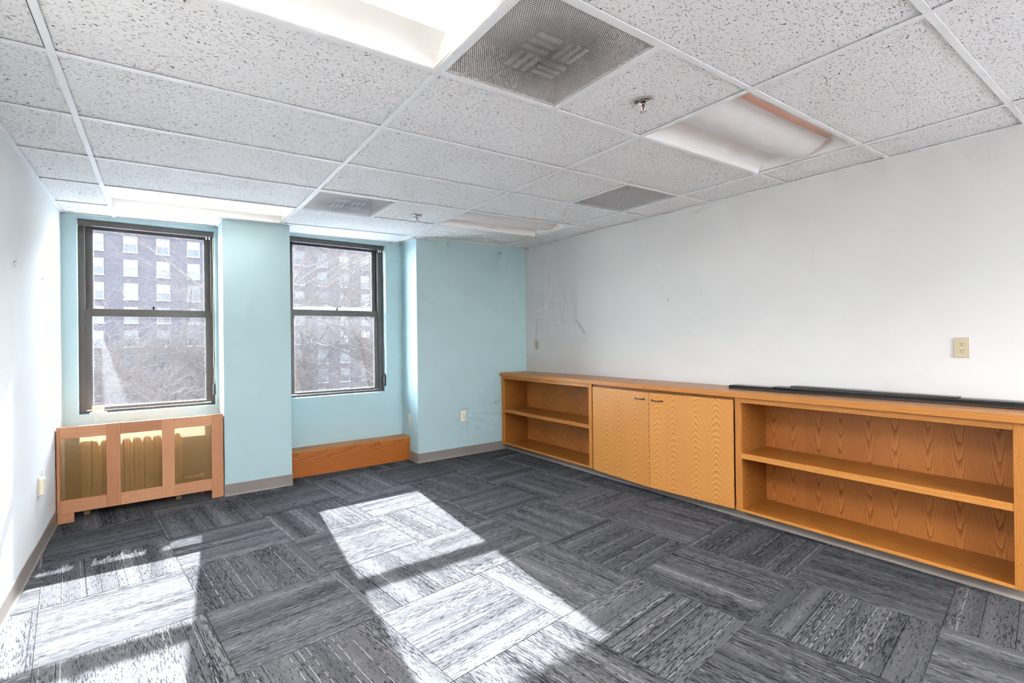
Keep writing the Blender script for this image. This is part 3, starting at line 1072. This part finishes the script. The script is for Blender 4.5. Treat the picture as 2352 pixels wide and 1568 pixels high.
# ------------------------------------------------------------------ oak ledge in the second alcove
lg = thing('wooden_ledge', 'low oak boxed-in ledge beneath the second window', 'ledge', (1.65, 5.1, 0.0))
yf = 5.035
part('front_board', B(P1 + 0.001, AR - 0.001, yf, yf + 0.02, 0.0, 0.238, b=0.001), m_oak_ledge, lg)
part('top_board', B(P1 + 0.001, AR - 0.001, yf - 0.003, YA - 0.001, 0.238, 0.262, b=0.002), wood('oak_ledge_top', (0.47, 0.20, 0.062), (0.29, 0.10, 0.025), 'x', 'y', freq=50, contrast=0.5), lg)

# ------------------------------------------------------------------ built-in oak cabinets along the right wall
XN, XB, ZN, ZNB = 3.3656, 3.391, 0.9235, 0.884
BACK = 3.752
ct = thing('countertop', 'long oak worktop over the low bookcases along the white wall', 'countertop', (3.57, 2.6, ZNB))
YE = 0.405
for ya, yb2 in ((YE, 2.662), (2.6635, YF - 0.002)):
    part('nosing', B(XN, XN + 0.020, ya, yb2, ZNB, ZN, b=0.0015), m_oak_y, ct)
    part('top_panel', B(XN + 0.0205, XR - 0.001, ya, yb2, ZNB + 0.004, ZN - 0.0004), m_oak_top, ct)


def bookcase(y0, y1, label):
    """y0 near end, y1 far end (outer faces of the face frame)"""
    o = thing('bookcase', label, 'bookcase', (XB, (y0 + y1) / 2, 0.0), group='low oak bookcases')
    sw = 0.042
    zt_ = ZNB - 0.001
    z_bot, z_bt = 0.072, 0.087
    for ya in (y0, y1 - sw):
        part('stile', B(XB, XB + 0.019, ya, ya + sw, z_bot, zt_, b=0.001), m_oak_z, o)
    part('top_rail', B(XB + 0.0005, XB + 0.019, y0 + sw, y1 - sw, 0.847, zt_, b=0.001), m_oak_y, o)
    part('bottom_edge', B(XB + 0.0005, XB + 0.019, y0 + sw, y1 - sw, z_bot, z_bt, b=0.001), m_oak_y, o)
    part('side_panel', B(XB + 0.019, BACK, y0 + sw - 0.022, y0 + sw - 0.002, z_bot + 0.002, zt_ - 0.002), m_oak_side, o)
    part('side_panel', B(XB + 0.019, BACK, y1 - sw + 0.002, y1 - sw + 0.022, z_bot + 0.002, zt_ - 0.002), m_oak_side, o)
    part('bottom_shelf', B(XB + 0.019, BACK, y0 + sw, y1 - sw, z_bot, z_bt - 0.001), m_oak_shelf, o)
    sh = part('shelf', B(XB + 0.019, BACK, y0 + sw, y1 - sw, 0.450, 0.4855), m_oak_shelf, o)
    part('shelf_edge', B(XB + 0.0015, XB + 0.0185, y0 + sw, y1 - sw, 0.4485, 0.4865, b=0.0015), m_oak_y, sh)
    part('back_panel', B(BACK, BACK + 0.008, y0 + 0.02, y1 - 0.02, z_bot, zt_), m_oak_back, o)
    for ya in (y0 + sw * 0.5, y1 - sw * 0.5):
        for zz in (0.20, 0.46, 0.72):
            nh = MB().tube((XB - 0.0004, ya, zz), (XB + 0.002, ya, zz), 0.0017, 0.0017, 8)
            part('nail_hole', nh, m_slot, o)
    for q in range(1, 5):
        ya = y0 + (y1 - y0) * q / 5 + 0.05
        for zz in (0.866, 0.466):
            part('nail_hole', MB().tube((XB - 0.0002, ya, zz), (XB + 0.003, ya, zz), 0.0016, 0.0016, 8), m_slot, o)
    return o


bookcase(3.322, YF - 0.003, 'low oak bookcase against the teal wall, left of the cabinet doors')
bookcase(0.452, 1.900, 'low oak bookcase nearest the camera, right of the cabinet doors')

cb = thing('cabinet', 'low oak cabinet with two doors ajar between the open bookcases', 'cabinet', (XB, 2.61, 0.0))
y0, y1 = 1.902, 3.320
part('carcass_bottom', B(XB + 0.022, BACK, y0, y1, 0.074, 0.090), m_oak_shelf, cb)
part('carcass_back', B(BACK, BACK + 0.008, y0, y1, 0.074, ZNB - 0.002), m_oak_back, cb)
part('carcass_top_rail', B(XB + 0.022, XB + 0.045, y0, y1, 0.800, ZNB - 0.001), m_oak_shelf, cb)
part('carcass_shelf', B(XB + 0.04, BACK, y0, y1, 0.45, 0.468), m_oak_shelf, cb)


def door(hinge_y, s, w_, ang, hy0, hy1, zb1, zt1):
    """s=-1: hinged at the far end, opens toward the camera; mesh local, hinge at origin"""
    ya, yb2 = (-w_, 0.0) if s < 0 else (0.0, w_)
    d = MB().box(-0.020, 0.0, ya, yb2, zb1, zt1, b=0.0012)
    o = link('door', d, m_oak_door, cb, (0.014, hinge_y - 2.61, 0.0), ang)
    # bent-bar pull
    a, b = (hy0, hy1) if s > 0 else (-hy1, -hy0)
    zz = 0.803
    pull = MB().path([(-0.020, a, zz), (-0.034, a + 0.004, zz), (-0.043, a + 0.016, zz - 0.001), (-0.046, (a + b) / 2, zz - 0.002), (-0.043, b - 0.016, zz - 0.001), (-0.034, b - 0.004, zz), (-0.020, b, zz)], 0.0042, 10)
    for yy in (a, b):
        pull.tube((-0.0205, yy, zz), (-0.0235, yy, zz), 0.0075, 0.006, 12)
    pull.smooth = True
    h = link('handle', pull, m_handle, o)
    h['label'] = 'dark bent-bar pull'
    for zz in (0.14, zt1 - 0.04):
        link('hinge', MB().box(-0.006, 0.004, (-0.004 if s > 0 else -0.002), (0.002 if s > 0 else 0.004), zz - 0.02, zz + 0.02, b=0.001), m_chrome, o)
    return o


wd = 0.6925
door(3.303, -1, 0.690, -math.asin(0.046 / wd), 0.545, 0.640, 0.070, 0.860)
door(1.914, 1, 0.695, math.asin(0.056 / wd), 0.570, 0.668, 0.076, 0.862)

# toe kick under the cabinets: vinyl base in lengths
for n_, (ya, yb2) in enumerate(((YE + 0.03, 1.135), (1.1365, 2.352), (2.3535, YF - 0.006))):
    base_y('baseboard_right_%d' % (n_ + 1), ya, yb2, 3.4655, -1, 0.0715)
toe = MB().box(3.4655, 3.49, YE + 0.03, YF - 0.004, 0.0, 0.0715)
struct('trim_1', toe, m_dark)

# ------------------------------------------------------------------ black blind valances lying on the worktop
def slat(label, pts_near, pts_far, w_, z, h, tilt=0.0):
    (xn, yn), (xf, yf_) = pts_near, pts_far
    L = math.hypot(xf - xn, yf_ - yn)
    ang = math.atan2(-(xf - xn), yf_ - yn)
    o = thing('blind_valance', label, 'blind', (xn, yn, z), ang, 'black blind valances on the worktop')
    pr = [(0, 0), (w_, 0), (w_, h * 0.55), (w_ * 0.93, h), (w_ * 0.10, h), (0, h * 0.62)]
    b = MB().prism(pr, 0.0, L, 'y')
    link('strip', b, m_black, o)
    link('lip', MB().box(-0.002, 0.004, 0.0, L, h * 0.22, h * 0.34), m_bronze2, o)
    link('end_cap', MB().prism([(p[0] * 0.98 + 0.001, p[1] * 0.96) for p in pr], L, L + 0.003, 'y'), m_bronze2, o)
    return o


zz = ZN
slat('longest black blind valance lying lowest on the worktop', (3.620, 0.43), (3.553, 2.035), 0.118, zz, 0.027)
slat('black blind valance stacked second, its end over the cabinet door', (3.648, 0.43), (3.575, 1.72), 0.10, zz + 0.0275, 0.008)
slat('black blind valance skewed against the wall on top of the stack', (3.640, 1.18), (3.640, 1.63), 0.105, zz + 0.0360, 0.006)
slat('black blind valance on top of the stack near the wall outlet', (3.640, 0.745), (3.625, 1.28), 0.085, zz + 0.0360, 0.0055)


# ------------------------------------------------------------------ outlets and wall plates
def outlet(name, label, loc, facing, mat, w_=0.070, h_=0.116, duplex=True):
    """plate centred on loc; local frame: plate in x/z, front toward -y"""
    o = thing(name, label, 'outlet' if duplex else 'wall plate', loc, facing, 'wall outlets and plates')
    link('plate', B(-w_ / 2, w_ / 2, -0.006, 0.0, -h_ / 2, h_ / 2, b=0.003), mat, o)
    if duplex:
        for s in (-1, 1):
            pts = []
            for t in range(20):
                a = 2 * PI * t / 20
                pts.append((max(-0.0172, min(0.0172, 0.0195 * math.cos(a))), s * 0.0195 + max(-0.0140, min(0.0140, 0.0195 * math.sin(a)))))
            rc_ = link('receptacle', MB().prism(list(reversed(pts)), -0.0082, -0.005, 'y'), mat, o)
            for sx, hh in ((-0.0064, 0.0075), (0.0064, 0.0062)):
                link('slot', B(sx - 0.0013, sx + 0.0013, -0.0085, -0.0078, s * 0.0195 + 0.003 - hh / 2, s * 0.0195 + 0.003 + hh / 2), m_slot, rc_)
            link('ground_hole', MB().tube((0, -0.0085, s * 0.0195 - 0.0075), (0, -0.0078, s * 0.0195 - 0.0075), 0.0027, 0.0027, 10), m_slot, rc_)
        link('screw', MB().tube((0, -0.0072, 0), (0, -0.0055, 0), 0.003, 0.003, 10), m_chrome, o)
    return o


outlet('wall_outlet', 'beige duplex outlet on the teal wall above the grey baseboard', (2.853, YF, 0.449), 0.0, m_ivory2)
outlet('wall_outlet', 'ivory outlet on the side of the alcove beside the oak ledge', (AR, 5.022, 0.445), -PI / 2, m_ivory2)
outlet('wall_outlet', 'large beige duplex outlet on the white wall above the black blind valances', (XR, 0.752, 1.240), -PI / 2, m_ivory)
outlet('wall_outlet', 'small beige outlet on the white wall next to the teal corner', (XR, 4.614, 1.250), -PI / 2, m_ivory)
o = outlet('wall_plate', 'thick ivory telephone plate on the left white wall', (XL, 4.215, 0.430), PI / 2, m_ivory2, 0.075, 0.114, False)
link('jack_box', B(-0.034, 0.034, -0.028, -0.005, -0.052, 0.052, b=0.004), m_ivory2, o)
for s in (-1, 1):
    link('jack', B(-0.010, 0.010, -0.0285, -0.0275, s * 0.024 - 0.007, s * 0.024 + 0.007), m_ivory, o)
outlet('wall_outlet', 'white outlet on the left white wall behind the ivory plate', (XL, 4.345, 0.455), PI / 2, m_plastic)

# picture hooks and nails left in the walls
for yy, zz_, lab in ((3.579, 1.742, 'tiny picture hook on the left wall, nearer the camera'), (4.363, 1.737, 'tiny picture hook on the left wall, nearer the window')):
    o = thing('picture_hook', lab, 'hook', (XL, yy, zz_), group='picture hooks on the left wall')
    link('hook', MB().path([(0.0, 0, 0.012), (0.003, 0, 0.010), (0.003, 0, -0.012), (0.009, 0, -0.014), (0.010, 0, -0.006)], 0.0013, 6), m_chrome, o)
    link('nail', MB().tube((-0.001, 0, 0.010), (0.012, 0, 0.016), 0.0012, 0.0016, 6), m_slot, o)
for yy, zz_, lab in ((2.735, 1.655, 'pair of dark screws in the middle of the white wall'),):
    o = thing('wall_screw', lab, 'screw', (XR, yy, zz_))
    for dz in (0.010, -0.006):
        link('screw_head', MB().tube((0.001, 0, dz), (-0.004, 0, dz), 0.0035, 0.003, 8), m_slot, o)

# ------------------------------------------------------------------ outside: ground, facing building, bare trees
GZ = -10.5


def ground_mat():
    g = G('winter_ground', 0.95, 0.1)
    n_ = g.noise(g.co(), 0.35, 5.0, 0.65)
    g.col(g.ramp(n_, [(0.35, (0.40, 0.40, 0.40)), (0.55, (0.50, 0.50, 0.51)), (0.7, (0.58, 0.58, 0.59))]))
    return g.m


gr = struct('ground', B(-90, 110, -120, 150, GZ - 0.3, GZ), ground_mat())


def brick_mat():
    g = G('grey_brown_brick', 0.9, 0.15)
    x, y, z = g.sep(g.co())
    b = g.n('TexBrick', 0, {'Vector': g.comb(x, z, 0.0), 'Color1': (0.022, 0.018, 0.020), 'Color2': (0.032, 0.027, 0.030), 'Mortar': (0.05, 0.05, 0.055), 'Scale': 1.0, 'Mortar Size': 0.011, 'Brick Width': 0.42, 'Row Height': 0.14})
    n_ = g.noise(g.co(), 0.4, 4.0)
    g.col(g.mix(g.math('MULTIPLY', n_, 0.5), b, (0.038, 0.036, 0.041)))
    return g.m


BY = 80.0
bld = thing('apartment_building', 'large grey-brown brick apartment building across the street, seen through the windows', 'building', (10.0, BY, GZ))
part('facade', B(-32, 62, BY, BY + 14, GZ, 21.0), brick_mat(), bld)
part('parapet', B(-32.2, 62.2, BY - 0.2, BY + 0.3, 20.6, 21.4), plain('parapet_stone', (0.119, 0.112, 0.109), 0.8), bld)
m_fr = plain('building_window_frame', (0.030, 0.031, 0.036), 0.5)
m_pn_u = plain('window_blind_behind_glass', (0.030, 0.037, 0.042), 0.12, 0, 0.12, 0.35)
m_pn_l = plain('window_glass_reflecting', (0.034, 0.043, 0.050), 0.06, 0, 0.35, 0.22, spec=0.2)
m_pn_d = plain('dark_window_glass', (0.014, 0.018, 0.024), 0.05, 0, 0.5, 0.3, spec=0.2)
m_sl = plain('building_window_sill', (0.139, 0.132, 0.132), 0.8)
ww, wh = 1.22, 1.90
f_me = MB()
for a in ((-ww / 2 - .14, -ww / 2, 0, wh), (ww / 2, ww / 2 + .14, 0, wh), (-ww / 2 - .14, ww / 2 + .14, wh, wh + .16), (-ww / 2, ww / 2, wh * .48, wh * .52)):
    f_me.box(a[0], a[1], -0.10, 0.02, a[2], a[3])
f_me = f_me.mesh('window')
f_me.materials.append(m_fr)
up_me = B(-ww / 2, ww / 2, -0.05, 0.0, wh * .52, wh).mesh('pane'); up_me.materials.append(m_pn_u)
up2_me = B(-ww / 2, ww / 2, -0.05, 0.0, wh * .52, wh).mesh('pane'); up2_me.materials.append(m_pn_l)
lo_me = B(-ww / 2, ww / 2, -0.03, 0.0, 0, wh * .48).mesh('pane'); lo_me.materials.append(m_pn_l)
lo2_me = B(-ww / 2, ww / 2, -0.03, 0.0, 0, wh * .48).mesh('pane'); lo2_me.materials.append(m_pn_d)
sl_me = B(-ww / 2 - .2, ww / 2 + .2, -0.22, 0.0, -0.14, 0.0).mesh('window_ledge'); sl_me.materials.append(m_sl)
rw = random.Random(5)
for c in range(-4, 12):
    for r in range(0, 9):
        wx, wz = 1.02 + 3.45 * c, -8.15 + 3.06 * r
        wn = link('window', f_me, None, bld, (wx - 10.0, 0.0, wz - GZ))
        link('pane', up_me if rw.random() < 0.62 else up2_me, None, wn)
        link('pane', lo_me if rw.random() < 0.6 else lo2_me, None, wn)
        link('window_ledge', sl_me, None, wn)


# bare winter trees
def bark(name, c):
    g = G(name, 0.9, 0.1)
    n_ = g.noise(g.co(), 9.0, 4.0, 0.6)
    g.col(g.ramp(n_, [(0.3, tuple(x * 0.55 for x in c)), (0.7, c)]))
    return g.m


bark_a, bark_b = bark('brown_bark', (0.058, 0.046, 0.038)), bark('grey_bark', (0.050, 0.045, 0.045))
twig_a = bark('pale_twigs', (0.080, 0.067, 0.060))


def tree(label, x, y, h, seed, lean=(0, 0), r0=0.22, mat=None, spread=1.0, levels=5, base_z=GZ, first=0.35):
    rg = random.Random(seed)
    o = thing('bare_tree', label, 'tree', (x, y, base_z), group='bare trees outside the windows')
    big, small = MB(), MB()

    def grow(p, d, L, r, lev):
        n_ = 3 if lev < 3 else 2
        pts = [p]
        for q in range(n_):
            d = (d + Vector((rg.uniform(-1, 1), rg.uniform(-1, 1), rg.uniform(-.5, .7))) * (0.10 + 0.06 * lev)).normalized()
            pts.append(pts[-1] + d * (L / n_))
        rr_ = [r * (1 - 0.42 * q / n_) for q in range(n_ + 1)]
        tgt = big if lev < 2 else small
        for q in range(n_):
            tgt.tube(pts[q], pts[q + 1], rr_[q], rr_[q + 1], 8 if lev == 0 else (5 if lev < 3 else 3), cap=False)
        if lev >= levels:
            return
        k = rg.randint(4, 6) if lev < levels - 1 else rg.randint(6, 9)
        for q in range(k):
            t = rg.uniform(first if lev == 0 else 0.25, 1.0)
            i_ = min(n_ - 1, int(t * n_))
            pp = pts[i_].lerp(pts[i_ + 1], t * n_ - i_)
            az = rg.uniform(0, 2 * PI)
            side = Vector((math.cos(az), math.sin(az), rg.uniform(-0.15, 0.6))) * spread
            nd = (d * 0.75 + side).normalized()
            grow(pp, nd, L * rg.uniform(0.48, 0.72), max(0.007, rr_[i_] * rg.uniform(0.42, 0.62)), lev + 1)
    grow(Vector((0, 0, 0)), Vector((lean[0], lean[1], 1)).normalized(), h * 0.55, r0, 0)
    link('trunk', big, mat or bark_a, o)
    tw = link('twigs', small, twig_a, o)
    tw['kind'] = 'stuff'
    return o


tree('bare tree with a thick leaning trunk, right side of the second window', 11.0, 27.0, 22.0, 3, (-0.03, 0), 0.42, bark_a, 1.0, 5, first=0.30)
tree('bare tree with tangled branches, left side of the second window', 6.6, 26.0, 20.0, 11, (-0.06, 0), 0.26, bark_a, 1.0, 5, first=0.25)
tree('slender bare tree in the middle of the second window', 9.4, 33.0, 23.0, 21, (-0.10, 0), 0.20, bark_b, 0.9, 5, first=0.25)
tree('tall bare tree farther back behind the second window', 15.5, 41.0, 26.0, 31, (0.05, 0), 0.30, bark_b, 1.0, 5, first=0.25)
tree('far bare tree between the brick building and the second window', 13.0, 52.0, 26.0, 81, (0.0, 0), 0.30, bark_b, 1.0, 5, first=0.25)
tree('bare tree with dark limbs at the right of the left window', 3.7, 33.0, 17.5, 41, (-0.15, 0), 0.22, bark_b, 1.1, 5, first=0.35)
tree('low spreading bare tree across the bottom of the left window', 0.9, 24.0, 13.5, 51, (-0.10, 0), 0.20, bark_b, 1.25, 5, first=0.35)
tree('thin bare tree at the left edge of the left window', -3.6, 38.0, 15.5, 61, (0.06, 0), 0.20, bark_b, 1.1, 5, first=0.35)
tree('distant bare tree in front of the brick building', 1.8, 52.0, 19.0, 71, (0.0, 0), 0.24, bark_b, 1.1, 5, first=0.35)
